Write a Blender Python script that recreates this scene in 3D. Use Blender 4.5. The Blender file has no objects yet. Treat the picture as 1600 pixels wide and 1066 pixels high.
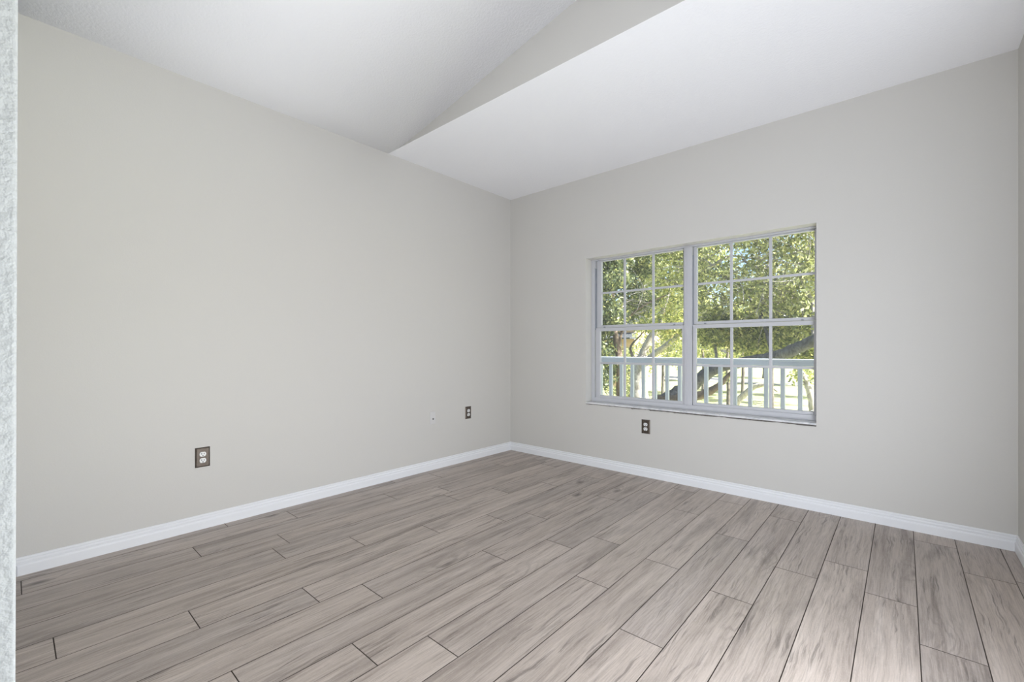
import bpy, bmesh, math, random
import numpy as np
from mathutils import Vector, Matrix

# ------------------------------------------------------------------ camera, sky, sun, lamps, exposure
S = bpy.context.scene
COL = S.collection
EYE = 1.114                       # camera height above the floor
FPX = 691.77                      # focal length in pixels of a 1600 wide frame
YAW = math.radians(41.46)         # camera turned left of the window wall's normal
HORIZON = 545.6                   # image row of the horizon

cam_data = bpy.data.cameras.new('camera')
cam = bpy.data.objects.new('camera', cam_data)
COL.objects.link(cam)
cam_data.sensor_width = 36.0
cam_data.lens = FPX / 1600 * 36.0
cam_data.shift_y = (HORIZON - 533.0) / 1600.0
cam_data.clip_start = 0.02
cam_data.clip_end = 600
cam.location = (0, 0, EYE)
cam.rotation_euler = (math.radians(90), 0, YAW)
S.camera = cam

S.view_settings.view_transform = 'Standard'
S.view_settings.look = 'None'
S.view_settings.gamma = 1.0
S.view_settings.exposure = 0.0
S.view_settings.use_curve_mapping = False
S.cycles.use_denoising = True
S.cycles.max_bounces = 14
S.cycles.diffuse_bounces = 8
S.cycles.transparent_max_bounces = 24
S.cycles.sample_clamp_indirect = 6.0

SUN_AZ = math.radians(4)         # towards +x, a little beyond the railing
SUN_EL = math.radians(44)
world = bpy.data.worlds.new('sky')
S.world = world
world.use_nodes = True
wn = world.node_tree.nodes
wl = world.node_tree.links
wn.clear()
sky = wn.new('ShaderNodeTexSky')
sky.sky_type = 'NISHITA'
sky.sun_disc = False
sky.sun_elevation = SUN_EL
sky.sun_rotation = math.radians(90) - SUN_AZ
sky.air_density = 1.0
sky.dust_density = 2.0
bg = wn.new('ShaderNodeBackground')
bg.inputs['Strength'].default_value = 0.33
wo = wn.new('ShaderNodeOutputWorld')
wl.new(sky.outputs[0], bg.inputs[0])
wl.new(bg.outputs[0], wo.inputs[0])


def lamp(name, kind, loc, energy, color=(1, 1, 1), target=None, **kw):
    d = bpy.data.lights.new(name, kind)
    d.energy = energy
    d.color = color
    for k, v in kw.items():
        setattr(d, k, v)
    o = bpy.data.objects.new(name, d)
    COL.objects.link(o)
    o.location = loc
    if target is not None:
        o.rotation_euler = (Vector(target) - Vector(loc)).to_track_quat('-Z', 'Y').to_euler()
    return o


sv = Vector((math.cos(SUN_EL) * math.cos(SUN_AZ), math.cos(SUN_EL) * math.sin(SUN_AZ), math.sin(SUN_EL)))
lamp('sun', 'SUN', (20, 10, 30), 21.0, (1.0, 0.95, 0.86), target=Vector((20, 10, 30)) - sv, angle=math.radians(0.6))
# added unseen fill lights: one at the right wall, one in the hall,
# and three soft ones by the doorway
lamp('side_fill', 'AREA', (0.45, 1.15, 0.55), 61, (0.92, 0.97, 1.06), target=(-3.2, 2.9, 2.7),
     shape='RECTANGLE', size=0.8, size_y=0.8)
lamp('hall_fill', 'AREA', (0.10, -1.3, 0.80), 5.7, (0.94, 0.98, 1.05), target=(-1.8, 3.2, 2.3),
     shape='RECTANGLE', size=0.7, size_y=1.0)
lamp('fill_by_doorway', 'AREA', (-1.30, 0.30, 2.06), 4.3, (0.97, 0.985, 1.02), target=(-1.63, 0.35, 3.06),
     shape='DISK', size=0.6)
lamp('fill_over_doorway', 'AREA', (-0.70, 0.30, 1.98), 3.3, (0.97, 0.985, 1.02), target=(-2.5, 1.9, 2.95),
     shape='DISK', size=0.5)
lamp('floor_fill', 'AREA', (-1.00, 0.16, 0.18), 9.2, (0.97, 0.985, 1.02), target=(-2.7, 1.8, 2.95),
     shape='DISK', size=0.2)

# ------------------------------------------------------------------ measured room (metres)
XL, XR, D, H = -3.261, 0.4746, 3.668, 2.766
Y1 = 2.112                        # vertical gable where the vault ends
VX, VS = -3.061, 0.188            # start and slope of the vault
WL, WR, WT, WB = -2.290, -0.4476, 1.984, 0.588
WALL_T = 0.20
JX = -0.90                        # left jamb of the doorway the camera stands in


def look_dir(px, py):
    s, c = math.sin(YAW), math.cos(YAW)
    u = (px - 800) / FPX
    return Vector((-s + c * u, c + s * u, -(py - HORIZON) / FPX))


def at(px, py, Y):
    """the point of the place at depth Y (metres beyond the doorway) on a measured sight line"""
    d = look_dir(px, py)
    return Vector((0, 0, EYE)) + d * (Y / d.y)


def size_at(px, n, Y):
    return n / FPX * (Y / look_dir(px, HORIZON).y)


# ------------------------------------------------------------------ object helpers
def tag(o, label=None, cat=None, group=None, kind=None):
    if label:
        o['label'] = label
    if cat:
        o['category'] = cat
    if group:
        o['group'] = group
    if kind:
        o['kind'] = kind
    return o


def empty(name, loc, rz=0.0):
    o = bpy.data.objects.new(name, None)
    COL.objects.link(o)
    o.location = loc
    o.rotation_euler = (0, 0, rz)
    o.empty_display_size = 0.1
    return o


class MB:
    """collects shapes in world coordinates, then links them as one mesh object"""

    def __init__(self):
        self.bm = bmesh.new()

    def box(self, a, b, bevel=0.0, seg=2, mat=0):
        x0, y0, z0 = [min(p, q) for p, q in zip(a, b)]
        x1, y1, z1 = [max(p, q) for p, q in zip(a, b)]
        vs = [self.bm.verts.new(p) for p in
              [(x0, y0, z0), (x1, y0, z0), (x1, y1, z0), (x0, y1, z0), (x0, y0, z1), (x1, y0, z1), (x1, y1, z1), (x0, y1, z1)]]
        fs = [self.bm.faces.new([vs[i] for i in f]) for f in
              [(0, 3, 2, 1), (4, 5, 6, 7), (0, 1, 5, 4), (1, 2, 6, 5), (2, 3, 7, 6), (3, 0, 4, 7)]]
        for f in fs:
            f.material_index = mat
        if bevel > 0:
            es = list({e for f in fs for e in f.edges})
            bmesh.ops.bevel(self.bm, geom=es, offset=bevel, segments=seg, affect='EDGES', profile=0.5)
        return self

    def poly(self, pts, mat=0):
        f = self.bm.faces.new([self.bm.verts.new(p) for p in pts])
        f.material_index = mat
        return self

    def extrude(self, pts, vec, mat=0):
        """closed prism: polygon pts swept by vec"""
        v = Vector(vec)
        a = [self.bm.verts.new(p) for p in pts]
        b = [self.bm.verts.new(Vector(p) + v) for p in pts]
        n = len(a)
        fs = [self.bm.faces.new(a[::-1]), self.bm.faces.new(b)]
        for i in range(n):
            fs.append(self.bm.faces.new([a[i], a[(i + 1) % n], b[(i + 1) % n], b[i]]))
        for f in fs:
            f.material_index = mat
        return self

    def tube(self, pts, radii, seg=10, seed=0, rough=0.0, cap=True, mat=0):
        rnd = random.Random(seed)
        pts = [Vector(p) for p in pts]
        rings = []
        ref = Vector((0.3, 0.5, 0.81))
        for i, p in enumerate(pts):
            t = (pts[min(i + 1, len(pts) - 1)] - pts[max(i - 1, 0)]).normalized()
            u = t.cross(ref)
            if u.length < 1e-3:
                u = t.cross(Vector((1, 0, 0)))
            u.normalize()
            w = t.cross(u)
            ring = []
            for k in range(seg):
                a = 2 * math.pi * k / seg
                r = radii[i] * (1 + rough * (rnd.random() - 0.5) * 2)
                ring.append(self.bm.verts.new(p + (u * math.cos(a) + w * math.sin(a)) * r))
            rings.append(ring)
        for r0, r1 in zip(rings[:-1], rings[1:]):
            for k in range(seg):
                f = self.bm.faces.new([r0[k], r0[(k + 1) % seg], r1[(k + 1) % seg], r1[k]])
                f.smooth = True
                f.material_index = mat
        if cap:
            self.bm.faces.new(rings[0][::-1]).material_index = mat
            self.bm.faces.new(rings[-1]).material_index = mat
        return self

    def build(self, name, mats, parent=None, fix=True):
        me = bpy.data.meshes.new(name)
        if fix:
            bmesh.ops.recalc_face_normals(self.bm, faces=self.bm.faces)
        if parent is not None:
            bmesh.ops.translate(self.bm, verts=self.bm.verts, vec=-world_loc(parent))
        self.bm.to_mesh(me)
        self.bm.free()
        for m in (mats if isinstance(mats, (list, tuple)) else [mats]):
            me.materials.append(m)
        o = bpy.data.objects.new(name, me)
        COL.objects.link(o)
        if parent is not None:
            o.parent = parent
        return o


def world_loc(o):
    v = Vector(o.location)
    while o.parent:
        o = o.parent
        v = v + Vector(o.location)
    return v


def smooth_path(pts, radii, n=6):
    """Catmull-Rom through the given points, radii interpolated"""
    P = [Vector(p) for p in pts]
    out, rr = [], []
    for i in range(len(P) - 1):
        p0, p1, p2, p3 = P[max(i - 1, 0)], P[i], P[i + 1], P[min(i + 2, len(P) - 1)]
        for k in range(n):
            t = k / n
            out.append(0.5 * ((2 * p1) + (p2 - p0) * t + (2 * p0 - 5 * p1 + 4 * p2 - p3) * t * t + (3 * p1 - p0 - 3 * p2 + p3) * t ** 3))
            rr.append(radii[i] * (1 - t) + radii[i + 1] * t)
    out.append(P[-1])
    rr.append(radii[-1])
    return out, rr


# ------------------------------------------------------------------ materials
class NT:
    def __init__(self, name):
        self.m = bpy.data.materials.new(name)
        self.m.use_nodes = True
        self.t = self.m.node_tree
        self.bsdf = self.t.nodes['Principled BSDF']
        self.out = self.t.nodes['Material Output']

    def n(self, typ, inputs=None, **attrs):
        nd = self.t.nodes.new('ShaderNode' + typ)
        for k, v in attrs.items():
            setattr(nd, k, v)
        for k, v in (inputs or {}).items():
            self.put(nd.inputs[k], v)
        return nd

    def put(self, sock, v):
        if isinstance(v, bpy.types.NodeSocket):
            self.t.links.new(v, sock)
        else:
            sock.default_value = v

    def ramp(self, fac, stops, interp='LINEAR'):
        nd = self.n('ValToRGB')
        cr = nd.color_ramp
        cr.interpolation = interp
        while len(cr.elements) < len(stops):
            cr.elements.new(0.5)
        for e, (p, c) in zip(cr.elements, stops):
            e.position = p
            e.color = (c, c, c, 1) if isinstance(c, (int, float)) else (*c, 1)
        self.put(nd.inputs['Fac'], fac)
        return nd.outputs['Color']

    def math(self, op, a, b=0.0, clamp=False):
        nd = self.n('Math', operation=op, use_clamp=clamp)
        self.put(nd.inputs[0], a)
        self.put(nd.inputs[1], b)
        return nd.outputs[0]

    def vmath(self, op, a, b):
        nd = self.n('VectorMath', operation=op)
        self.put(nd.inputs[0], a)
        self.put(nd.inputs[1], b)
        return nd.outputs[0]

    def noise(self, vec, scale, detail=4.0, rough=0.55, dist=0.0):
        nd = self.n('TexNoise', {'Scale': scale, 'Detail': detail, 'Roughness': rough, 'Distortion': dist})
        if vec is not None:
            self.put(nd.inputs['Vector'], vec)
        return nd.outputs['Fac']

    def mix(self, fac, a, b, blend='MIX'):
        nd = self.n('Mix', data_type='RGBA', blend_type=blend)
        self.put(nd.inputs[0], fac)
        self.put(nd.inputs[6], (*a, 1) if isinstance(a, tuple) and len(a) == 3 else a)
        self.put(nd.inputs[7], (*b, 1) if isinstance(b, tuple) and len(b) == 3 else b)
        return nd.outputs[2]

    def bump(self, height, strength=0.3, dist=0.002):
        nd = self.n('Bump', {'Strength': strength, 'Distance': dist, 'Height': height})
        self.put(self.bsdf.inputs['Normal'], nd.outputs[0])

    def set(self, **kw):
        for k, v in kw.items():
            k = k.replace('_', ' ')
            if isinstance(v, tuple) and len(v) == 3:
                v = (*v, 1)
            self.put(self.bsdf.inputs[k], v)
        return self

    def obj(self):
        return self.n('TexCoord').outputs['Object']


def srgb(r, g, b):
    f = lambda c: (c / 12.92 if c <= 0.04045 else ((c + 0.055) / 1.055) ** 2.4)
    return tuple(f(v / 255) for v in (r, g, b))


M = {}


def paint(name, col, rough=0.6, bump=0.15, scale=160, dist=0.0012, var=0.012, spec=0.3):
    t = NT(name)
    oc = t.obj()
    big = t.noise(oc, 0.9, 3)
    c2 = tuple(max(0, c * (1 - var * 2)) for c in col)
    t.set(Base_Color=t.mix(big, c2, col), Roughness=rough)
    t.bsdf.inputs['Specular IOR Level'].default_value = spec
    if bump:
        n1 = t.noise(oc, scale, 3, 0.6)
        t.bump(t.ramp(n1, [(0.35, 0.0), (0.65, 1.0)]), bump, dist)
    M[name] = t.m
    return t


paint('greige_wall', (0.600, 0.585, 0.555), 0.55, 0.10, 140)
paint('ceiling_white', (0.85, 0.85, 0.862), 0.8, 0.35, 75, 0.002)
paint('trim_white', (0.80, 0.81, 0.83), 0.35, 0.0, spec=0.4)
paint('jamb_white', (0.57, 0.59, 0.60), 0.6, 0.5, 60, 0.004)
paint('window_vinyl', (0.53, 0.535, 0.56), 0.35, 0.0, spec=0.4)
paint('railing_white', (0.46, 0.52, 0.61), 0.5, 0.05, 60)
paint('stucco', (0.70, 0.67, 0.60), 0.8, 0.4, 60, 0.004)

# marble sill with a chipped, dirty lower edge
t = NT('sill_marble')
oc = t.obj()
vein = t.noise(oc, 5, 8, 0.65, 2.0)
t.set(Base_Color=t.ramp(vein, [(0.35, (0.50, 0.51, 0.53)), (0.5, (0.70, 0.70, 0.71)), (0.7, (0.76, 0.76, 0.76))]), Roughness=0.3)
M['sill_marble'] = t.m
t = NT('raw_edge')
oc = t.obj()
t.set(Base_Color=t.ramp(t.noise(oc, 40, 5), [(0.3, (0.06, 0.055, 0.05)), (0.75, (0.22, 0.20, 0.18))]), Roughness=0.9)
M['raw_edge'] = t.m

t = NT('bronze_metal')
oc = t.obj()
t.set(Base_Color=t.ramp(t.noise(oc, 90, 4), [(0.3, (0.085, 0.067, 0.053)), (0.7, (0.120, 0.098, 0.080))]), Roughness=0.38, Metallic=0.55)
M['bronze_metal'] = t.m
t = NT('white_plastic')
t.set(Base_Color=(0.78, 0.78, 0.77), Roughness=0.35)
M['white_plastic'] = t.m
t = NT('ivory_plastic')
t.set(Base_Color=(0.62, 0.61, 0.60), Roughness=0.4)
M['ivory_plastic'] = t.m
t = NT('dark_slot')
t.set(Base_Color=(0.03, 0.03, 0.035), Roughness=0.6)
M['dark_slot'] = t.m
t = NT('track_grey')
t.set(Base_Color=(0.27, 0.29, 0.32), Roughness=0.6)
M['track_grey'] = t.m

# window glass: clear, faintly reflecting, a diffuse share painting in pale glare haze
t = NT('window_glass')
tr = t.n('BsdfTransparent', {'Color': (0.97, 0.98, 0.98, 1)})
gl = t.n('BsdfGlossy', {'Color': (1, 1, 1, 1), 'Roughness': 0.02})
df = t.n('BsdfDiffuse', {'Color': (0.75, 0.76, 0.76, 1)})
fr = t.n('Fresnel', {'IOR': 1.45})
m1 = t.n('MixShader', {0: t.math('MULTIPLY', fr.outputs[0], 0.5), 1: tr.outputs[0], 2: gl.outputs[0]})
m2 = t.n('MixShader', {0: 0.03, 1: m1.outputs[0], 2: df.outputs[0]})
t.t.links.new(m2.outputs[0], t.out.inputs['Surface'])
M['window_glass'] = t.m

# vinyl plank floor
t = NT('plank_floor')
oc = t.obj()
at_ = t.n('Attribute', attribute_name='plank')
sep = t.n('SeparateColor', {'Color': at_.outputs['Color']})
r1, r2, r3 = sep.outputs[0], sep.outputs[1], sep.outputs[2]
off = t.n('CombineXYZ', {'X': t.math('MULTIPLY', r1, 37.0), 'Y': t.math('MULTIPLY', r2, 53.0), 'Z': t.math('MULTIPLY', r3, 19.0)})
p = t.vmath('ADD', oc, off.outputs[0])
warp = t.n('TexNoise', {'Vector': t.vmath('MULTIPLY', p, (3.0, 1.2, 1.0)), 'Scale': 1.6, 'Detail': 3.0})
pw = t.vmath('ADD', p, t.vmath('MULTIPLY', t.vmath('SUBTRACT', warp.outputs['Color'], (0.5, 0.5, 0.5)), (0.035, 0.02, 0.0)))
streak = t.noise(t.vmath('MULTIPLY', pw, (26.0, 1.0, 1.0)), 1.0, 8, 0.66, 0.15)
fine = t.noise(t.vmath('MULTIPLY', pw, (240.0, 8.0, 1.0)), 1.0, 3, 0.6)
speck = t.noise(t.vmath('MULTIPLY', p, (260.0, 90.0, 1.0)), 1.0, 2, 0.6)
blotch = t.noise(t.vmath('MULTIPLY', pw, (10.0, 1.5, 1.0)), 1.0, 5, 0.6, 0.6)
vor = t.n('TexVoronoi', {'Vector': t.vmath('MULTIPLY', pw, (3.4, 1.5, 1.0)), 'Scale': 1.0, 'Randomness': 1.0})
vd = vor.outputs['Distance']
knot = t.ramp(vd, [(0.02, 1.0), (0.10, 0.0)])
halo = t.ramp(vd, [(0.05, 1.0), (0.36, 0.0)])
sx = t.n('SeparateXYZ', {'Vector': pw})
ph = t.math('ADD', t.math('MULTIPLY', sx.outputs[0], 210.0), t.math('MULTIPLY', vd, 62.0))
ph = t.math('ADD', ph, t.math('MULTIPLY', blotch, 26.0))
ringm = t.ramp(t.math('SINE', ph), [(0.25, 0.0), (0.95, 1.0)])
base = t.ramp(streak, [(0.26, srgb(124, 114, 107)), (0.42, srgb(161, 151, 143)), (0.56, srgb(172, 162, 154)), (0.78, srgb(186, 177, 170))])
base = t.mix(t.math('MULTIPLY', t.ramp(blotch, [(0.52, 0.0), (0.66, 1.0)]), 0.42), base, srgb(112, 104, 99), 'MIX')
warp2 = t.n('TexNoise', {'Vector': t.vmath('MULTIPLY', p, (6.0, 4.0, 1.0)), 'Scale': 1.0, 'Detail': 2.0})
pc = t.vmath('ADD', p, t.vmath('MULTIPLY', t.vmath('SUBTRACT', warp2.outputs['Color'], (0.5, 0.5, 0.5)), (0.055, 0.0, 0.0)))
crack = t.noise(t.vmath('MULTIPLY', pc, (85.0, 3.2, 1.0)), 1.0, 4, 0.65, 0.2)
patch = t.noise(t.vmath('MULTIPLY', p, (11.0, 3.0, 1.0)), 1.0, 2, 0.5)
base = t.mix(t.math('MULTIPLY', t.math('MULTIPLY', t.ramp(crack, [(0.54, 0.0), (0.62, 1.0)]), t.ramp(patch, [(0.46, 0.0), (0.62, 1.0)])), 0.62), base, srgb(84, 77, 73), 'MIX')
base = t.mix(t.math('MULTIPLY', ringm, t.math('MULTIPLY', halo, 0.42)), base, srgb(92, 85, 81), 'MIX')
base = t.mix(t.math('MULTIPLY', t.ramp(fine, [(0.36, 1.0), (0.56, 0.0)]), 0.30), base, srgb(96, 89, 84), 'MIX')
base = t.mix(t.math('MULTIPLY', t.ramp(speck, [(0.55, 0.0), (0.75, 1.0)]), 0.16), base, srgb(208, 202, 198), 'MIX')
base = t.mix(t.math('MULTIPLY', knot, 0.75), base, srgb(72, 65, 61), 'MIX')
tint = t.ramp(r3, [(0.0, (1.10, 1.085, 1.08)), (0.5, (1.20, 1.175, 1.155)), (1.0, (1.31, 1.285, 1.265))])
base = t.mix(1.0, base, tint, 'MULTIPLY')
t.set(Base_Color=base, Roughness=t.ramp(streak, [(0.3, 0.46), (0.7, 0.38)]))
t.bsdf.inputs['Specular IOR Level'].default_value = 0.42
t.bump(t.math('ADD', fine, streak), 0.10, 0.001)
M['plank_floor'] = t.m
t = NT('plank_gap')
t.set(Base_Color=srgb(92, 84, 78), Roughness=0.9)
M['plank_gap'] = t.m


def bark(name, c1, c2, scale=9):
    t = NT(name)
    oc = t.obj()
    n = t.noise(t.vmath('MULTIPLY', oc, (1, 1, 0.55)), scale, 7, 0.65, 0.8)
    t.set(Base_Color=t.ramp(n, [(0.32, c1), (0.65, c2)]), Roughness=0.9)
    t.bump(n, 0.8, 0.03)
    M[name] = t.m


bark('bark_pale', (0.24, 0.22, 0.21), (0.56, 0.53, 0.51))
bark('bark_brown', (0.10, 0.075, 0.055), (0.28, 0.22, 0.175))
bark('bark_grey', (0.07, 0.07, 0.08), (0.22, 0.22, 0.25), 14)
bark('bark_dark', (0.07, 0.065, 0.06), (0.20, 0.18, 0.16))


def leaf_mat(name, stops, transl=0.45):
    t = NT(name)
    g = t.n('NewGeometry')
    col = t.ramp(g.outputs['Random Per Island'], stops)
    d = t.n('BsdfPrincipled', {'Base Color': col, 'Roughness': 0.32})
    tl = t.n('BsdfTranslucent', {'Color': t.mix(1.0, col, (1.25, 1.25, 0.75), 'MULTIPLY')})
    mx = t.n('MixShader', {0: transl, 1: d.outputs[0], 2: tl.outputs[0]})
    t.t.links.new(mx.outputs[0], t.out.inputs['Surface'])
    M[name] = t.m


leaf_mat('leaf_dark', [(0.0, (0.075, 0.10, 0.07)), (0.5, (0.14, 0.18, 0.11)), (0.82, (0.30, 0.34, 0.18)), (1.0, (0.60, 0.58, 0.36))])
leaf_mat('leaf_mid', [(0.0, (0.11, 0.135, 0.09)), (0.40, (0.22, 0.26, 0.14)), (0.72, (0.45, 0.48, 0.24)), (1.0, (0.72, 0.67, 0.44))])
leaf_mat('leaf_pale', [(0.0, (0.15, 0.175, 0.12)), (0.40, (0.32, 0.36, 0.21)), (0.72, (0.58, 0.60, 0.38)), (1.0, (0.88, 0.85, 0.70))], 0.5)
leaf_mat('leaf_light', [(0.0, (0.16, 0.20, 0.10)), (0.5, (0.37, 0.41, 0.20)), (0.85, (0.56, 0.55, 0.28)), (1.0, (0.72, 0.62, 0.40))])

t = NT('lawn_grass')
oc = t.obj()
n1 = t.noise(oc, 0.35, 5, 0.6)
n2 = t.noise(oc, 14, 3, 0.6)
t.set(Base_Color=t.mix(t.math('MULTIPLY', n2, 0.35), t.ramp(n1, [(0.35, (0.30, 0.34, 0.15)), (0.65, (0.46, 0.45, 0.25))]), (0.2, 0.25, 0.1)), Roughness=0.95)
t.bump(n2, 0.6, 0.03)
M['lawn_grass'] = t.m
t = NT('asphalt')
t.set(Base_Color=t.ramp(t.noise(t.obj(), 6, 5), [(0.3, (0.20, 0.20, 0.21)), (0.7, (0.30, 0.30, 0.31))]), Roughness=0.9)
M['asphalt'] = t.m
t = NT('concrete')
t.set(Base_Color=t.ramp(t.noise(t.obj(), 3, 5), [(0.3, (0.30, 0.30, 0.29)), (0.7, (0.38, 0.38, 0.37))]), Roughness=0.9)
M['concrete'] = t.m
t = NT('tan_stucco')
t.set(Base_Color=t.ramp(t.noise(t.obj(), 2, 4), [(0.3, (0.56, 0.40, 0.27)), (0.7, (0.66, 0.48, 0.34))]), Roughness=0.9)
M['tan_stucco'] = t.m
t = NT('grey_shingle')
oc = t.obj()
br = t.n('TexBrick', {'Vector': oc, 'Color1': (0.06, 0.07, 0.08, 1), 'Color2': (0.09, 0.10, 0.11, 1), 'Mortar': (0.04, 0.045, 0.05, 1), 'Scale': 3.0})
t.set(Base_Color=br.outputs['Color'], Roughness=0.9)
M['grey_shingle'] = t.m
t = NT('dark_pane')
t.set(Base_Color=(0.05, 0.06, 0.07), Roughness=0.1)
M['dark_pane'] = t.m

# ------------------------------------------------------------------ room shell
# floor: planks in one mesh over a dark base
PW, PL, PX0 = 0.1789, 1.22, 0.2255
JOINT = {-1: 2.91, 0: 2.10, 1: 2.395, 2: 2.628, 3: 2.393, 4: 1.976, 5: 1.485, 6: 2.066, 7: 1.70, 8: 0.99, 9: 0.79,
         10: 0.467, 11: 1.018, 12: 0.831, 13: 0.462, 14: 0.10, 15: 0.894, 16: 0.979, 17: 0.625, 18: 0.03, 19: 0.834}
rnd = random.Random(5)
bm = bmesh.new()
lay = bm.loops.layers.float_color.new('plank')
FY0, FY1 = -3.0, D + 0.02
gap, gape = 0.0017, 0.0019
for k in range(-2, 21):
    xa, xb = PX0 - (k + 1) * PW, PX0 - k * PW
    xa, xb = max(xa, XL - 0.02), min(xb, XR + 0.02)
    if xb - xa < 0.01:
        continue
    y0 = JOINT.get(k, rnd.uniform(0, 1.2) / 1.0815) * 1.0815 if k in JOINT else rnd.uniform(0, 1.2)
    y = y0 - PL * math.ceil((y0 - FY0) / PL)
    while y < FY1:
        a, b = max(y, FY0), min(y + PL, FY1)
        if b - a > 0.01:
            f = bm.faces.new([bm.verts.new(q) for q in [(xa + gap, a + gape, 0), (xb - gap, a + gape, 0), (xb - gap, b - gape, 0), (xa + gap, b - gape, 0)]])
            c = (rnd.random(), rnd.random(), rnd.random(), 1)
            for l in f.loops:
                l[lay] = c
        y += PL
f = bm.faces.new([bm.verts.new(q) for q in [(XL - 0.02, FY0, -0.003), (XR + 0.02, FY0, -0.003), (XR + 0.02, FY1, -0.003), (XL - 0.02, FY1, -0.003)]])
f.material_index = 1
z = -0.12
vs = [(XL - 0.02, FY0), (XR + 0.02, FY0), (XR + 0.02, FY1), (XL - 0.02, FY1)]
bot = [bm.verts.new((x, y, z)) for x, y in vs]
top = [bm.verts.new((x, y, -0.003)) for x, y in vs]
bm.faces.new(bot[::-1]).material_index = 1
for i in range(4):
    bm.faces.new([bot[i], bot[(i + 1) % 4], top[(i + 1) % 4], top[i]]).material_index = 1
me = bpy.data.meshes.new('floor')
bm.to_mesh(me)
bm.free()
me.materials.append(M['plank_floor'])
me.materials.append(M['plank_gap'])
floor = bpy.data.objects.new('floor', me)
COL.objects.link(floor)
tag(floor, 'grey-brown wood-look plank floor', 'floor', kind='structure')

TOPZ = H + VS * (XR - VX) + 0.1
# left wall
tag(MB().box((XL - 0.15, -0.12, -0.12), (XL, D, H + 0.12)).build('wall_left', M['greige_wall']),
    'plain greige wall on the left with two outlets', 'wall', kind='structure')
# window wall with its opening; the reveals are its own thickness
b = MB()
x0, x1 = XL - 0.15, XR + 0.15
b.box((x0, D, -0.12), (x1, D + WALL_T, WB))
b.box((x0, D, WT), (x1, D + WALL_T, H + 0.12))
b.box((x0, D, WB), (WL, D + WALL_T, WT))
b.box((WR, D, WB), (x1, D + WALL_T, WT))
bmesh.ops.remove_doubles(b.bm, verts=b.bm.verts, dist=1e-4)
wall_far = tag(b.build('wall_far', M['greige_wall']), 'greige wall with the wide window', 'wall', kind='structure')
# right wall, following the vault in front of the gable
b = MB()
b.box((XR, 1.95, -0.12), (XR + 0.15, D, TOPZ + 0.1))
b.box((XR, -3.0, -0.12), (XR + 0.15, 0.50, TOPZ + 0.1))
b.box((XR, 0.50, 2.25), (XR + 0.15, 1.95, TOPZ + 0.1))  # closes the top of an unseen opening made for the added side fill
tag(b.build('wall_right', M['greige_wall']),
    'greige wall at the right edge', 'wall', kind='structure')
# doorway wall the camera stands in: its jamb is a little out of plumb
yb, yt = 0.0028, 0.0062
prof = lambda x: None
b = MB()
zt = TOPZ + 0.1
nz = 60
rj = random.Random(3)
ring_prev = None
for i in range(nz + 1):
    z = -0.05 + (zt + 0.05) * i / nz
    lean = 0.0029 + (0.0075 - 0.0029) * max(0, min(1, (z - 0.2) / 1.8))
    pts = [(XL - 0.1, -0.14, z), (XL - 0.1, lean, z)]
    for k in range(5):
        a = math.pi / 2 * (1 - k / 4)
        pts.append((JX - 0.004 + 0.004 * math.cos(a), lean - 0.004 + 0.004 * math.sin(a), z))
    pts.append((JX, -0.14, z))
    ring = [b.bm.verts.new(q) for q in pts]
    if ring_prev:
        m = len(ring)
        for k in range(m):
            b.bm.faces.new([ring_prev[k], ring_prev[(k + 1) % m], ring[(k + 1) % m], ring[k]])
    else:
        b.bm.faces.new(ring[::-1])
    ring_prev = ring
b.bm.faces.new(ring_prev)
tag(b.build('wall_near', M['jamb_white']), 'white textured jamb of the near wall at the left edge', 'wall', kind='structure')
# hall behind the camera
tag(MB().box((-2.0, -3.0, -0.12), (-1.9, -0.14, TOPZ + 0.1)).build('wall_hall_left', M['jamb_white']), 'white hall wall behind the doorway', 'wall', kind='structure')
tag(MB().box((-2.0, -3.1, -0.12), (XR + 0.15, -3.0, TOPZ + 0.1)).build('wall_hall_back', M['jamb_white']), 'white hall wall at the back', 'wall', kind='structure')
tag(MB().box((-2.0, -3.1, H), (XR, -0.14, H + 0.1)).build('ceiling_hall', M['ceiling_white']), 'white hall ceiling', 'ceiling', kind='structure')

# flat ceiling along the window wall
tag(MB().box((XL - 0.02, Y1 + 0.001, H), (XR + 0.02, D + 0.02, H + 0.06)).build('ceiling', M['ceiling_white']),
    'flat white ceiling strip beside the window wall', 'ceiling', kind='structure')
# vaulted part: it eases out of the left wall and then rises at a constant pitch
vp = [(XL - 0.02, H)]
zz = H
NS = 24
for i in range(NS):
    q = (i + 0.5) / NS
    vp.append((XL + 0.4 * (i + 1) / NS, zz + VS * (3 * q * q - 2 * q ** 3) * 0.4 / NS))
    zz = vp[-1][1]
zr = zz + VS * (XR + 0.02 - vp[-1][0])
vp.append((XR + 0.02, zr))
b = MB()
r0 = [b.bm.verts.new((x, -0.12, z)) for x, z in vp]
r1 = [b.bm.verts.new((x, Y1 + 0.0005, z)) for x, z in vp]
for i in range(len(vp) - 1):
    b.bm.faces.new([r0[i], r0[i + 1], r1[i + 1], r1[i]]).smooth = True
u0 = [b.bm.verts.new((x, -0.12, z + 0.06)) for x, z in vp]
u1 = [b.bm.verts.new((x, Y1 + 0.0005, z + 0.06)) for x, z in vp]
for i in range(len(vp) - 1):
    b.bm.faces.new([u0[i], u1[i], u1[i + 1], u0[i + 1]])
b.bm.faces.new(r0 + u0[::-1])
b.bm.faces.new(r1[::-1] + u1)
tag(b.build('ceiling_vault', M['ceiling_white']), 'sloping white vaulted ceiling', 'ceiling', kind='structure')
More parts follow.
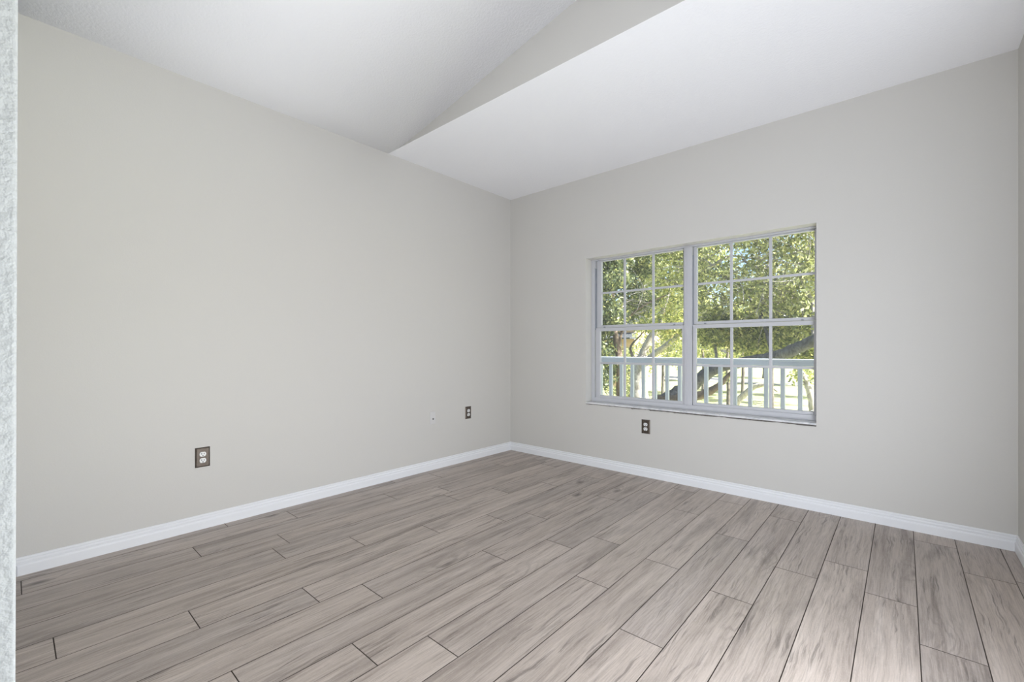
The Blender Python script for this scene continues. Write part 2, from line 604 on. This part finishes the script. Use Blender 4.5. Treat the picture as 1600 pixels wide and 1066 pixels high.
# gable between the two, painted like the walls
b = MB()
b.extrude([(XL, Y1, H + 0.0005), (XR + 0.02, Y1, H + 0.0005), (XR + 0.02, Y1, zr + 0.05), (XL, Y1, H + 0.05)], (0, 0.05, 0))
tag(b.build('wall_gable', M['greige_wall']), 'greige triangle of wall where the vault meets the flat ceiling', 'wall', kind='structure')

# baseboards: one moulded profile (depth from wall, height)
PROF = [(0, 0), (0.0145, 0), (0.0145, 0.046), (0.0125, 0.052), (0.0095, 0.055), (0.0100, 0.061), (0.0105, 0.066),
        (0.0075, 0.071), (0.0060, 0.074), (0.0080, 0.079), (0.0075, 0.085), (0.0050, 0.088), (0, 0.088)]


def baseboard(name, label, a, b_, nrm):
    """mitred run from a to b_ along a wall whose inward normal is nrm"""
    a, b_, nrm = Vector(a), Vector(b_), Vector(nrm)
    dr = (b_ - a).normalized()
    m = MB()
    v0 = [m.bm.verts.new(a + nrm * d + dr * d + Vector((0, 0, z))) for d, z in PROF]
    v1 = [m.bm.verts.new(b_ + nrm * d - dr * d + Vector((0, 0, z))) for d, z in PROF]
    n = len(PROF)
    m.bm.faces.new(v0)
    m.bm.faces.new(v1[::-1])
    for i in range(n):
        m.bm.faces.new([v0[i], v1[i], v1[(i + 1) % n], v0[(i + 1) % n]])
    return tag(m.build(name, M['trim_white']), label, 'baseboard', kind='structure')


baseboard('baseboard_left', 'white moulded baseboard along the left wall', (XL, 0.006, 0), (XL, D, 0), (1, 0, 0))
baseboard('baseboard_far', 'white moulded baseboard under the window wall', (XL, D, 0), (XR, D, 0), (0, -1, 0))
baseboard('baseboard_right', 'white moulded baseboard along the right wall', (XR, D, 0), (XR, -0.1, 0), (-1, 0, 0))

# ------------------------------------------------------------------ window
win = empty('window_1', ((WL + WR) / 2, D + 0.10, WB))
tag(win, 'white twin window with grid panes and a chipped marble sill', 'window', kind='structure')
FY = D + 0.10                     # room face of the window frame
MX0, MX1 = -1.386, -1.322         # mullion
b = MB()
b.box((WL, FY, 0.604), (WL + 0.035, FY + 0.08, WT), 0.002)
b.box((WR - 0.012, FY, 0.604), (WR, FY + 0.08, WT), 0.002)
b.box((WL + 0.035, FY, 1.972), (WR - 0.012, FY + 0.08, WT), 0.0015)
b.box((WL + 0.035, FY, 0.604), (WR - 0.012, FY + 0.08, 0.645), 0.002)
b.build('window_frame', M['window_vinyl'], win)
b = MB()
b.box((MX0, FY - 0.006, 0.645), (MX1, FY + 0.08, 1.972), 0.003)
b.box((MX0 + 0.018, FY - 0.010, 0.645), (MX0 + 0.024, FY - 0.005, 1.972), 0.001)
b.build('mullion', M['window_vinyl'], win)
# dark tracks the sashes slide in
for xa, xb, za, zb in ((WL + 0.033, WL + 0.043, 1.30, 1.90), (MX1 - 0.001, MX1 + 0.005, 1.30, 1.90), (WL + 0.060, WL + 0.068, 0.66, 1.285)):
    MB().box((xa, FY + 0.010, za), (xb, FY + 0.05, zb)).build('track', M['track_grey'], win)
b = MB()
b.box((WL + 0.0, D - 0.006, 0.590), (WR - 0.0, FY + 0.004, 0.604), 0.002)
b.build('window_sill', M['sill_marble'], win)
# ragged unpainted edge below the sill
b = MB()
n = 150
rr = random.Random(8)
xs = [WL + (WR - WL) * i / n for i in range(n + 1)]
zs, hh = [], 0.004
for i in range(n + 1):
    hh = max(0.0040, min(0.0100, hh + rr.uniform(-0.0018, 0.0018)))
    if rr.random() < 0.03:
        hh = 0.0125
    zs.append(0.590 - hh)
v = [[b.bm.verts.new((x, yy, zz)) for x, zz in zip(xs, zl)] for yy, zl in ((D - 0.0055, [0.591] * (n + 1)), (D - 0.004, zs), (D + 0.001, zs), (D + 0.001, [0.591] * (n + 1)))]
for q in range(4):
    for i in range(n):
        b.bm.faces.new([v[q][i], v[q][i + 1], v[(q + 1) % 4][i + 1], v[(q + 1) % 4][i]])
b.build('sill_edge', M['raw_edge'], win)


def sash(x0, x1, z0, z1, y, st_l, st_r, rail_b, rail_t, muntins, zm, latch=False):
    """one sash: frame of stiles and rails, glazing bars and a pane"""
    dpt = 0.028
    b = MB()
    b.box((x0, y, z0), (x0 + st_l, y + dpt, z1), 0.0025)
    b.box((x1 - st_r, y, z0), (x1, y + dpt, z1), 0.0025)
    b.box((x0 + st_l, y, z0), (x1 - st_r, y + dpt, z0 + rail_b), 0.0025)
    b.box((x0 + st_l, y, z1 - rail_t), (x1 - st_r, y + dpt, z1), 0.0025)
    s = b.build('sash', M['window_vinyl'], win)
    gx0, gx1, gz0, gz1 = x0 + st_l, x1 - st_r, z0 + rail_b, z1 - rail_t
    g = MB()
    for mx in muntins:
        g.box((mx - 0.0105, y + 0.006, gz0), (mx + 0.0105, y + 0.020, gz1), 0.003)
    g.box((gx0, y + 0.0065, zm - 0.0095), (gx1, y + 0.0195, zm + 0.0095), 0.003)
    g.build('glazing_bars', M['window_vinyl'], s)
    MB().box((gx0 - 0.006, y + 0.0215, gz0 - 0.006), (gx1 + 0.006, y + 0.0245, gz1 + 0.006)).build('pane', M['window_glass'], s)
    return s


L0, L1 = WL + 0.043, MX0
R0, R1 = MX1 + 0.004, WR - 0.012
YU, YD = FY + 0.030, FY + 0.008
zU = 1.657
sash(L0, L1, 1.319, 1.972, YU, 0.050, 0.020, 0.025, 0.010, (-1.955, -1.676), zU)
sash(R0, R1, 1.319, 1.972, YU, 0.026, 0.014, 0.025, 0.010, (-1.028, -0.752), zU)
sash(L0 + 0.002, L1, 0.645, 1.3165, YD, 0.046, 0.022, 0.024, 0.030, (-1.943, -1.668), 0.979)
sash(R0, R1, 0.645, 1.3165, YD, 0.026, 0.016, 0.024, 0.030, (-1.020, -0.748), 0.979)
# small tilt latches on the meeting rails
for px in (944.5, 1053.5, 1102, 1254):
    xx = at(px, 510, FY + 0.03).x
    MB().box((xx - 0.008, FY + 0.022, 1.3205), (xx + 0.008, FY + 0.031, 1.330), 0.002).build('tilt_latch', M['track_grey'], win)


# ------------------------------------------------------------------ outlets and cable plate (local: plate faces -y)
def outlet(loc, rz, label):
    root = empty('wall_outlet', loc, rz)
    tag(root, label, 'outlet', 'bronze covered wall outlets')
    b = MB()
    w, h = 0.0392, 0.061
    b.box((-w, -0.0015, -h), (w, 0, h))
    ins = 0.0075
    o4 = [(-w, -0.0015, -h), (w, -0.0015, -h), (w, -0.0015, h), (-w, -0.0015, h)]
    i4 = [(-w + ins, -0.0075, -h + ins), (w - ins, -0.0075, -h + ins), (w - ins, -0.0075, h - ins), (-w + ins, -0.0075, h - ins)]
    for i in range(4):
        b.poly([o4[i], o4[(i + 1) % 4], i4[(i + 1) % 4], i4[i]])
    b.poly(i4)
    part(b, 'cover_plate', 'bronze_metal', root)
    for s in (1, -1):
        cz = s * 0.0195
        b = MB()
        pts = []
        for k in range(32):
            a = 2 * math.pi * k / 32
            pts.append((0.0175 * math.cos(a), -0.0072, cz + max(-0.0142, min(0.0142, 0.0175 * math.sin(a)))))
        b.extrude(pts, (0, -0.0022, 0))
        r = part(b, 'receptacle', 'white_plastic', root)
        b = MB()
        b.box((-0.0084, -0.0099, cz - 0.0015), (-0.0048, -0.0093, cz + 0.0082))
        b.box((0.0050, -0.0099, cz - 0.0015), (0.0082, -0.0093, cz + 0.0072))
        b.extrude([(0.0033 * math.cos(2 * math.pi * k / 12), -0.0093, cz - 0.0085 + 0.0033 * math.sin(2 * math.pi * k / 12)) for k in range(12)], (0, -0.0006, 0))
        part(b, 'slots', 'dark_slot', r)
    b = MB()
    b.extrude([(0.0032 * math.cos(2 * math.pi * k / 14), -0.0074, 0.0032 * math.sin(2 * math.pi * k / 14)) for k in range(14)], (0, -0.0014, 0))
    part(b, 'screw', 'bronze_metal', root)
    return root


def part(mb, name, mat, parent):
    me = bpy.data.meshes.new(name)
    bmesh.ops.recalc_face_normals(mb.bm, faces=mb.bm.faces)
    mb.bm.to_mesh(me)
    mb.bm.free()
    me.materials.append(M[mat])
    o = bpy.data.objects.new(name, me)
    COL.objects.link(o)
    o.parent = parent
    return o


def copy_tree(o, parent=None):
    c = o.copy()
    COL.objects.link(c)
    c.parent = parent
    for ch in [q for q in KIDS.get(o.name, [])]:
        copy_tree(ch, c)
    return c


o1 = outlet((XL, 0.788, 0.443), math.pi / 2, 'bronze covered outlet low on the left wall, nearest the doorway')
KIDS = {}
for ob in bpy.data.objects:
    if ob.parent:
        KIDS.setdefault(ob.parent.name, []).append(ob)
o2 = copy_tree(o1)
o2.location = (XL, 3.027, 0.479)
o2['label'] = 'bronze covered outlet on the left wall close to the room corner'
o3 = copy_tree(o1)
o3.location = (-1.682, D, 0.437)
o3.rotation_euler = (0, 0, 0)
o3['label'] = 'bronze covered outlet on the window wall below the sill'

cx = empty('cable_wall_plate', (XL, 2.581, 0.478), math.pi / 2)
tag(cx, 'pale wall-coloured cable plate with a small dark jack on the left wall', 'wall plate')
b = MB()
b.box((-0.031, -0.006, -0.058), (0.031, 0, 0.058), 0.003)
part(b, 'cover_plate', 'ivory_plastic', cx)
b = MB()
b.extrude([(0.0065 * math.cos(2 * math.pi * k / 6), -0.006, -0.010 + 0.0065 * math.sin(2 * math.pi * k / 6)) for k in range(6)], (0, -0.005, 0))
b.extrude([(0.0042 * math.cos(2 * math.pi * k / 16), -0.010, -0.010 + 0.0042 * math.sin(2 * math.pi * k / 16)) for k in range(16)], (0, -0.007, 0))
part(b, 'cable_jack', 'dark_slot', cx)
for zz in (0.042, -0.042):
    b = MB()
    b.extrude([(0.003 * math.cos(2 * math.pi * k / 12), -0.0058, zz + 0.003 * math.sin(2 * math.pi * k / 12)) for k in range(12)], (0, -0.0012, 0))
    part(b, 'screw', 'ivory_plastic', cx)

# ------------------------------------------------------------------ balcony outside the window
OUT = D + WALL_T
RY = 5.2                          # line of the railing
tag(MB().box((-7.5, OUT, -0.25), (4.5, RY + 0.12, -0.06)).build('balcony_deck', M['concrete']), 'balcony floor outside the window', 'balcony', kind='structure')
tag(MB().box((-7.5, OUT, H + 0.10), (7.0, OUT + 0.75, H + 0.25)).build('shade_slab', M['stucco']), 'unseen roof edge added to shade the window', 'shade_slab', kind='structure')  # overhang out of view, put in to keep sun off the window
tag(MB().box((XR + 0.15, -1.0, 2.36), (4.6, OUT, 2.50)).build('sun_blocker', M['stucco']), 'unseen slab added to keep sun out of the side opening', 'roof', kind='structure')  # out-of-view slab added to block sun at the side opening
rail = empty('balcony_railing', (-1.8, RY, -0.06))
tag(rail, 'white balcony railing with square balusters outside the window', 'railing')
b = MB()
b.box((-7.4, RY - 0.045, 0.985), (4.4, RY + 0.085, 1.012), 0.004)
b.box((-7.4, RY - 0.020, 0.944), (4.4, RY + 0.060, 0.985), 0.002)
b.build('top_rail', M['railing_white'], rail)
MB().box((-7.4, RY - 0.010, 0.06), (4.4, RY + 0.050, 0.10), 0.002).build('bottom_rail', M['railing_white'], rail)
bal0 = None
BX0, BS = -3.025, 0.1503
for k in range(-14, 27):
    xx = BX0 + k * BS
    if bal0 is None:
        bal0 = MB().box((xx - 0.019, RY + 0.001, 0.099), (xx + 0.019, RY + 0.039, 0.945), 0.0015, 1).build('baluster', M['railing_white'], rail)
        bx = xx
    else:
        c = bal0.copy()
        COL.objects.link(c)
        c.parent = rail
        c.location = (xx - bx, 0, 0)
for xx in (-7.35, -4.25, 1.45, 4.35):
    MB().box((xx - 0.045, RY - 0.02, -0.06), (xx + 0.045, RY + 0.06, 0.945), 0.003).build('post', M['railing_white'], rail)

# ------------------------------------------------------------------ garden
GZ = -3.0
b = MB()
b.poly([(-160, OUT + 0.2, GZ), (120, OUT + 0.2, GZ), (120, 170, GZ), (-160, 170, GZ)])
tag(b.build('lawn', M['lawn_grass']), 'sunlit lawn below the balcony', 'lawn', kind='structure')
b = MB()
b.box((-160, 61, GZ), (120, 66, GZ + 0.03))
tag(b.build('street', M['asphalt']), 'grey street across the far side of the lawn', 'street', kind='structure')
b = MB()
b.box((-160, 58.2, GZ), (120, 59.8, GZ + 0.05))
tag(b.build('sidewalk', M['concrete']), 'pale sidewalk along the street', 'sidewalk', kind='structure')


def leaf_mesh(name, mat, clusters, n_per, length, width, seed, parent):
    """real leaves: folded diamonds scattered through the twig clusters (centre, radius)"""
    rs = np.random.default_rng(seed)
    C, R = np.array([list(c) for c, r in clusters]), np.array([r for c, r in clusters])
    wts = R ** 2
    wts = wts / wts.sum()
    N = int(n_per * len(clusters))
    idx = rs.choice(len(clusters), N, p=wts)
    pos = rs.normal(size=(N, 3))
    pos /= np.linalg.norm(pos, axis=1)[:, None]
    pos *= (rs.random(N) ** 0.45)[:, None]
    pos = C[idx] + pos * R[idx][:, None] * np.array([1.15, 1.15, 0.8])
    u = rs.normal(size=(N, 3)) + np.array([0, 0, -0.35])
    u /= np.linalg.norm(u, axis=1)[:, None]
    w = np.cross(u, rs.normal(size=(N, 3)))
    w /= np.linalg.norm(w, axis=1)[:, None]
    nn = np.cross(u, w)
    L = (length * rs.uniform(0.65, 1.25, N))[:, None]
    W = (width * rs.uniform(0.7, 1.2, N))[:, None] * 0.5
    V = np.stack([pos, pos + u * L * 0.45 + w * W + nn * W * 0.35, pos + u * L, pos + u * L * 0.45 - w * W + nn * W * 0.35], 1).reshape(-1, 3)
    V -= np.array(world_loc(parent))
    i = np.arange(N) * 4
    F = np.stack([i, i + 1, i + 2, i, i + 2, i + 3], 1).reshape(-1)
    me = bpy.data.meshes.new(name)
    me.vertices.add(N * 4)
    me.vertices.foreach_set('co', V.astype(np.float32).ravel())
    me.loops.add(N * 6)
    me.loops.foreach_set('vertex_index', F.astype(np.int32))
    me.polygons.add(N * 2)
    me.polygons.foreach_set('loop_start', (np.arange(N * 2) * 3).astype(np.int32))
    me.polygons.foreach_set('loop_total', np.full(N * 2, 3, np.int32))
    me.update()
    me.validate()
    me.materials.append(M[mat])
    o = bpy.data.objects.new(name, me)
    COL.objects.link(o)
    o.parent = parent
    return o


def branch(root, name, mat, sights, seg=12, seed=0, rough=0.10, n=6):
    """sights: (px, py, Y, thickness in px) along the branch"""
    pts = [at(px, py, Y) for px, py, Y, w in sights]
    rad = [size_at(px, w, Y) / 2 for px, py, Y, w in sights]
    pts, rad = smooth_path(pts, rad, n)
    return MB().tube(pts, rad, seg, seed, rough).build(name, M[mat], root)


def twigs(root, mat, starts, seed, count=3, length=1.0, r0=0.02):
    rs = random.Random(seed)
    m = MB()
    for s in starts:
        for q in range(count):
            d = Vector((rs.gauss(0, 1), rs.gauss(0, 1), rs.gauss(0.1, 0.7))).normalized()
            p = Vector(s)
            pts, rad = [p.copy()], [r0]
            for k in range(4):
                d = (d + Vector((rs.gauss(0, 1), rs.gauss(0, 1), rs.gauss(0, 1))) * 0.28).normalized()
                p = p + d * length / 4
                pts.append(p.copy())
                rad.append(r0 * (1 - (k + 1) / 4.6))
            m.tube(pts, rad, 5)
    return tag(m.build('twigs', M[mat], root), kind='stuff')


def ground_root(name, px, Y, label, cat='tree', group=None):
    p = at(px, HORIZON, Y)
    return tag(empty(name, (p.x, p.y, GZ)), label, cat, group)


def spread(boxes, seed):
    """clusters inside sight boxes: (px0, px1, py0, py1, Y0, Y1, count, radius)"""
    rs = random.Random(seed)
    out = []
    for px0, px1, py0, py1, Y0, Y1, n, r in boxes:
        for k in range(n):
            Y = rs.uniform(Y0, Y1)
            out.append((at(rs.uniform(px0, px1), rs.uniform(py0, py1), Y), r * rs.uniform(0.7, 1.3)))
    return out


# the big leaning oak whose limbs sweep across the window
oak = ground_root('oak_tree', 985, 9.0, 'spreading oak with a huge low limb sweeping up behind the railing')
branch(oak, 'trunk', 'bark_brown', [(985, 930, 9.0, 60), (1000, 760, 9.0, 48), (1024, 655, 9.2, 40), (1040, 628, 9.4, 34)], 16, 1)
branch(oak, 'limb', 'bark_grey', [(1030, 640, 9.3, 34), (1058, 618, 9.6, 27), (1090, 594, 9.8, 20), (1122, 575, 9.8, 17), (1160, 566, 9.6, 15),
                                  (1207, 558, 9.3, 16), (1240, 547, 9.0, 18), (1272, 532, 8.8, 18), (1310, 510, 8.6, 14)], 14, 2, 0.14)
branch(oak, 'limb', 'bark_brown', [(1040, 630, 9.3, 22), (1072, 622, 9.2, 15), (1090, 619, 9.1, 13), (1110, 611, 9.1, 12), (1124, 602, 9.1, 9), (1135, 590, 9.1, 6), (1150, 575, 9.1, 4)], 12, 3, 0.14)
for q, pts in enumerate([[(1207, 556, 9.3, 6), (1190, 500, 9.8, 5), (1150, 440, 10.4, 4.5), (1100, 424, 10.8, 4), (1060, 400, 11.2, 3)],
                         [(1272, 532, 8.8, 8), (1268, 470, 9.2, 6), (1243, 420, 9.6, 5), (1262, 380, 10, 4), (1225, 340, 10, 3)],
                         [(1190, 500, 9.8, 4), (1193, 440, 10.2, 3.5), (1200, 400, 10.4, 3), (1170, 360, 10.6, 2.5)],
                         [(1104, 421, 9.4, 6), (1120, 411, 9.4, 5), (1143, 400, 9.6, 3), (1180, 404, 9.8, 2.5), (1215, 398, 9.8, 2)],
                         [(1160, 405, 9.6, 3), (1175, 416, 9.6, 3.5), (1192, 424, 9.7, 3), (1215, 438, 9.8, 2)],
                         [(1122, 575, 9.8, 5), (1112, 520, 10.4, 4), (1085, 470, 11, 3.5), (1050, 440, 11.5, 3), (1010, 430, 12, 2.5)]]):
    branch(oak, 'bough', 'bark_pale' if q % 2 else 'bark_grey', pts, 8, 10 + q)
cl = spread([(1075, 1300, 325, 440, 8.8, 12.0, 70, 0.33), (1080, 1290, 440, 500, 9.2, 12.0, 50, 0.34),
             (985, 1095, 330, 470, 10.8, 12.4, 60, 0.36), (1060, 1330, 230, 325, 8, 13, 40, 0.6), (1300, 1420, 300, 520, 8, 12, 30, 0.6)], 21)
leaf_mesh('foliage', 'leaf_pale', cl, 165, 0.100, 0.052, 22, oak)
twigs(oak, 'bark_pale', [c for c, r in cl[:134]], 23, 3, 0.9, 0.012)
cl = spread([(1092, 1135, 500, 530, 9.4, 11, 16, 0.26), (1135, 1290, 498, 538, 9.2, 11.5, 44, 0.28), (1150, 1200, 535, 552, 9.8, 11.5, 10, 0.22), (1225, 1280, 550, 565, 9.4, 10.5, 8, 0.18)], 24)
leaf_mesh('foliage', 'leaf_mid', cl, 170, 0.095, 0.05, 25, oak)  # darker leaf palette low in the crown paints in its shade

# dark leafy tree at the left edge of the window
dk = ground_root('leafy_tree', 955, 8.2, 'dark leafy tree with a brown trunk at the left side of the window')
branch(dk, 'trunk', 'bark_brown', [(968, 860, 8.2, 18), (969, 640, 8.2, 13), (968, 565, 8.2, 11), (962, 525, 8.3, 9), (958, 470, 8.4, 6), (950, 410, 8.5, 4.5), (948, 350, 8.6, 3)], 12, 31)
branch(dk, 'limb', 'bark_brown', [(966, 550, 8.2, 6), (976, 505, 8.5, 4), (1005, 478, 8.9, 3), (1040, 462, 9.3, 2)], 8, 32)
cl = spread([(900, 972, 385, 450, 7.2, 9.2, 44, 0.26), (900, 955, 450, 505, 7.2, 9.2, 34, 0.26), (958, 976, 490, 505, 7.4, 7.9, 6, 0.16), (905, 951, 505, 600, 7.3, 9.0, 70, 0.22),
             (975, 1012, 395, 500, 8.6, 10.5, 26, 0.25), (860, 990, 280, 385, 7.2, 9.5, 30, 0.45)], 33)
leaf_mesh('foliage', 'leaf_dark', cl, 180, 0.090, 0.047, 34, dk)
twigs(dk, 'bark_pale', [at(985, 470, 8.4), at(1000, 475, 8.5), at(990, 490, 8.4), at(1005, 455, 8.5)], 35, 6, 0.5, 0.010)

# pale-limbed oak on the lawn behind
po = ground_root('oak_tree', 1003, 15.0, 'pale-limbed oak forking low on the lawn, in the left half of the window')
branch(po, 'trunk', 'bark_pale', [(1003, 745, 15, 34), (1000, 640, 15, 28), (998, 600, 15, 26), (1003, 570, 15, 22), (1003, 556, 15, 15)], 14, 41)
branch(po, 'limb', 'bark_pale', [(1000, 566, 15, 14), (1006, 548, 15, 11), (1018, 525, 15, 10), (1031, 505, 15, 9), (1040, 470, 15.3, 6), (1060, 430, 15.6, 4)], 12, 42)
branch(po, 'limb', 'bark_pale', [(1004, 572, 15, 12), (1022, 554, 14.8, 9), (1040, 540, 14.6, 8), (1058, 525, 14.4, 7), (1085, 500, 14.2, 5), (1110, 470, 14, 3)], 12, 43)
branch(po, 'limb', 'bark_dark', [(999, 575, 15, 8), (985, 545, 15.2, 4), (1000, 525, 15, 2.2), (1006, 518, 15, 1.2)], 7, 44)
cl = spread([(985, 1085, 430, 512, 14.0, 14.8, 34, 0.34), (1000, 1100, 420, 515, 15.4, 18, 44, 0.5), (1035, 1070, 508, 530, 14, 15.5, 8, 0.28), (960, 1120, 320, 420, 14, 18, 40, 0.7)], 45)
leaf_mesh('foliage', 'leaf_light', cl, 130, 0.15, 0.08, 46, po)

# slim trees standing on the lawn
for q, (sights, mat, lab, fol) in enumerate([
    ([(1011, 700, 24, 3.6), (1011, 620, 24, 3), (1010, 580, 24, 2.6), (1013, 545, 24, 2)], 'bark_dark', 'slim young tree with a thin trunk on the lawn, seen left of the mullion', [(1002, 1022, 560, 585, 23.5, 24.5, 6, 0.35)]),
    ([(1138, 700, 20, 6.5), (1138, 632, 20, 5.5), (1138, 600, 20, 5), (1136, 570, 20, 4), (1140, 520, 20, 3)], 'bark_dark', 'tree with a straight grey trunk on the lawn, left one of the right window half', [(1100, 1150, 480, 550, 19, 21, 22, 0.5), (1126, 1146, 575, 605, 19.5, 20.5, 4, 0.3)]),
    ([(1209, 720, 17, 6), (1207, 640, 17, 5), (1206, 580, 17, 5), (1207, 540, 17, 4), (1200, 480, 17, 3)], 'bark_dark', 'tree with a thin dark trunk behind a glazing bar, centre of the right window half', [(1170, 1240, 450, 530, 17.0, 18.8, 26, 0.45)]),
    ([(1275, 740, 14, 13), (1271, 650, 14, 11), (1266, 615, 14, 10), (1257, 592, 14, 8), (1246, 570, 14, 6), (1240, 540, 14.2, 4)], 'bark_pale', 'pale leaning trunk on the lawn at the right side of the window', [(1225, 1300, 470, 540, 12.8, 14.6, 20, 0.45), (1250, 1272, 572, 596, 14, 15, 4, 0.3)]),
]):
    r = ground_root('slim_tree', sights[0][0], sights[0][2], lab)
    branch(r, 'trunk', mat, sights, 9, 50 + q)
    if q == 1:
        pass
    leaf_mesh('foliage', 'leaf_light' if q in (0, 2) else 'leaf_mid', spread(fol, 60 + q), 120, 0.12, 0.06, 70 + q, r)
# fallen or drooping grey limb arching over the lawn
lg = ground_root('fallen_limb', 1150, 19.0, 'grey bent limb arching over the lawn in the right window half', 'limb')
g = at(1138, 760, 19.0)
branch(lg, 'limb', 'bark_pale', [(1118, 690, 19, 11), (1148, 634, 19, 10), (1166, 614, 19, 9), (1178, 605, 19, 8), (1193, 601, 19, 7), (1204, 604, 19, 5), (1215, 612, 19, 3)], 10, 81)

# trees and shrubs beyond the lawn
far = [(915, 38, 470, 585, 30, 'leaf_mid'), (958, 34, 540, 650, 14, 'leaf_mid'), (985, 28, 546, 650, 13, 'leaf_mid'), (1035, 33, 495, 575, 40, 'leaf_light'), (1070, 57, 505, 586, 28, 'leaf_light'),
       (1098, 38, 480, 572, 30, 'leaf_light'), (1127, 64, 500, 586, 26, 'leaf_mid'), (1160, 41, 470, 572, 34, 'leaf_light'), (1193, 70, 512, 584, 24, 'leaf_mid'),
       (1222, 46, 475, 574, 34, 'leaf_light'), (1252, 58, 505, 590, 24, 'leaf_light'), (1285, 38, 470, 580, 34, 'leaf_mid'), (1345, 45, 480, 585, 36, 'leaf_mid'), (870, 34, 470, 585, 36, 'leaf_mid'),
       (1003, 62, 515, 586, 26, 'leaf_mid')]
for q, (px, Y, y0, y1, hw, mat) in enumerate(far):
    r = ground_root('background_tree', px, Y, 'tree of the wooded strip far beyond the balcony', group='trees beyond the lawn')
    branch(r, 'trunk', 'bark_dark', [(px, HORIZON + (EYE - GZ) * FPX / (Y / look_dir(px, HORIZON).y), Y, 5), (px + 1, y1 - 6, Y, 4), (px - 2, (y0 + y1) / 2, Y, 3), (px, y0 + 8, Y, 1.5)], 7, 90 + q)
    u = size_at(px, 1, Y)
    cl = spread([(px - hw, px + hw, y0 + 12, y1 - 14, Y - 1.5, Y + 1.5, 34, 9 * u), (px - hw * .6, px + hw * .6, y0, y0 + 20, Y - 1, Y + 1, 10, 8 * u)], 100 + q)
    leaf_mesh('foliage', mat, cl, 70, 0.006 * Y, 0.0032 * Y, 130 + q, r)

# tan house between the trees
hp = at(991.5, HORIZON, 44.0)
hs = empty('house', (hp.x, hp.y, GZ))
tag(hs, 'tan house with a grey lower roof glimpsed through the trees at left', 'house')
zp = lambda py: at(991, py, 44.0).z
W_ = 9.0
MB().box((hp.x - W_, 44.0, GZ), (hp.x, 51, zp(512))).build('wall', M['tan_stucco'], hs)
b = MB()
b.extrude([(hp.x - W_ - 0.4, 43.6, zp(512)), (hp.x - W_ - 0.4, 51.4, zp(512)), (hp.x - W_ - 0.4, 47.5, zp(512) + 2.2)], (W_ + 0.8, 0, 0))
b.build('roof', M['grey_shingle'], hs)
b = MB()
b.extrude([(hp.x - W_, 44.0, zp(519.5)), (hp.x - W_, 42.6, zp(528)), (hp.x - W_, 42.6, zp(528) - 0.12), (hp.x - W_, 44.0, zp(528) - 0.12)], (W_ + 0.15, 0, 0))
b.build('lower_roof', M['grey_shingle'], hs)
f = MB().box((hp.x - 2.6, 43.96, zp(541)), (hp.x - 1.5, 44.02, zp(530))).build('window', M['railing_white'], hs)
MB().box((hp.x - 2.5, 43.94, zp(540)), (hp.x - 1.6, 43.97, zp(531))).build('pane', M['dark_pane'], f)
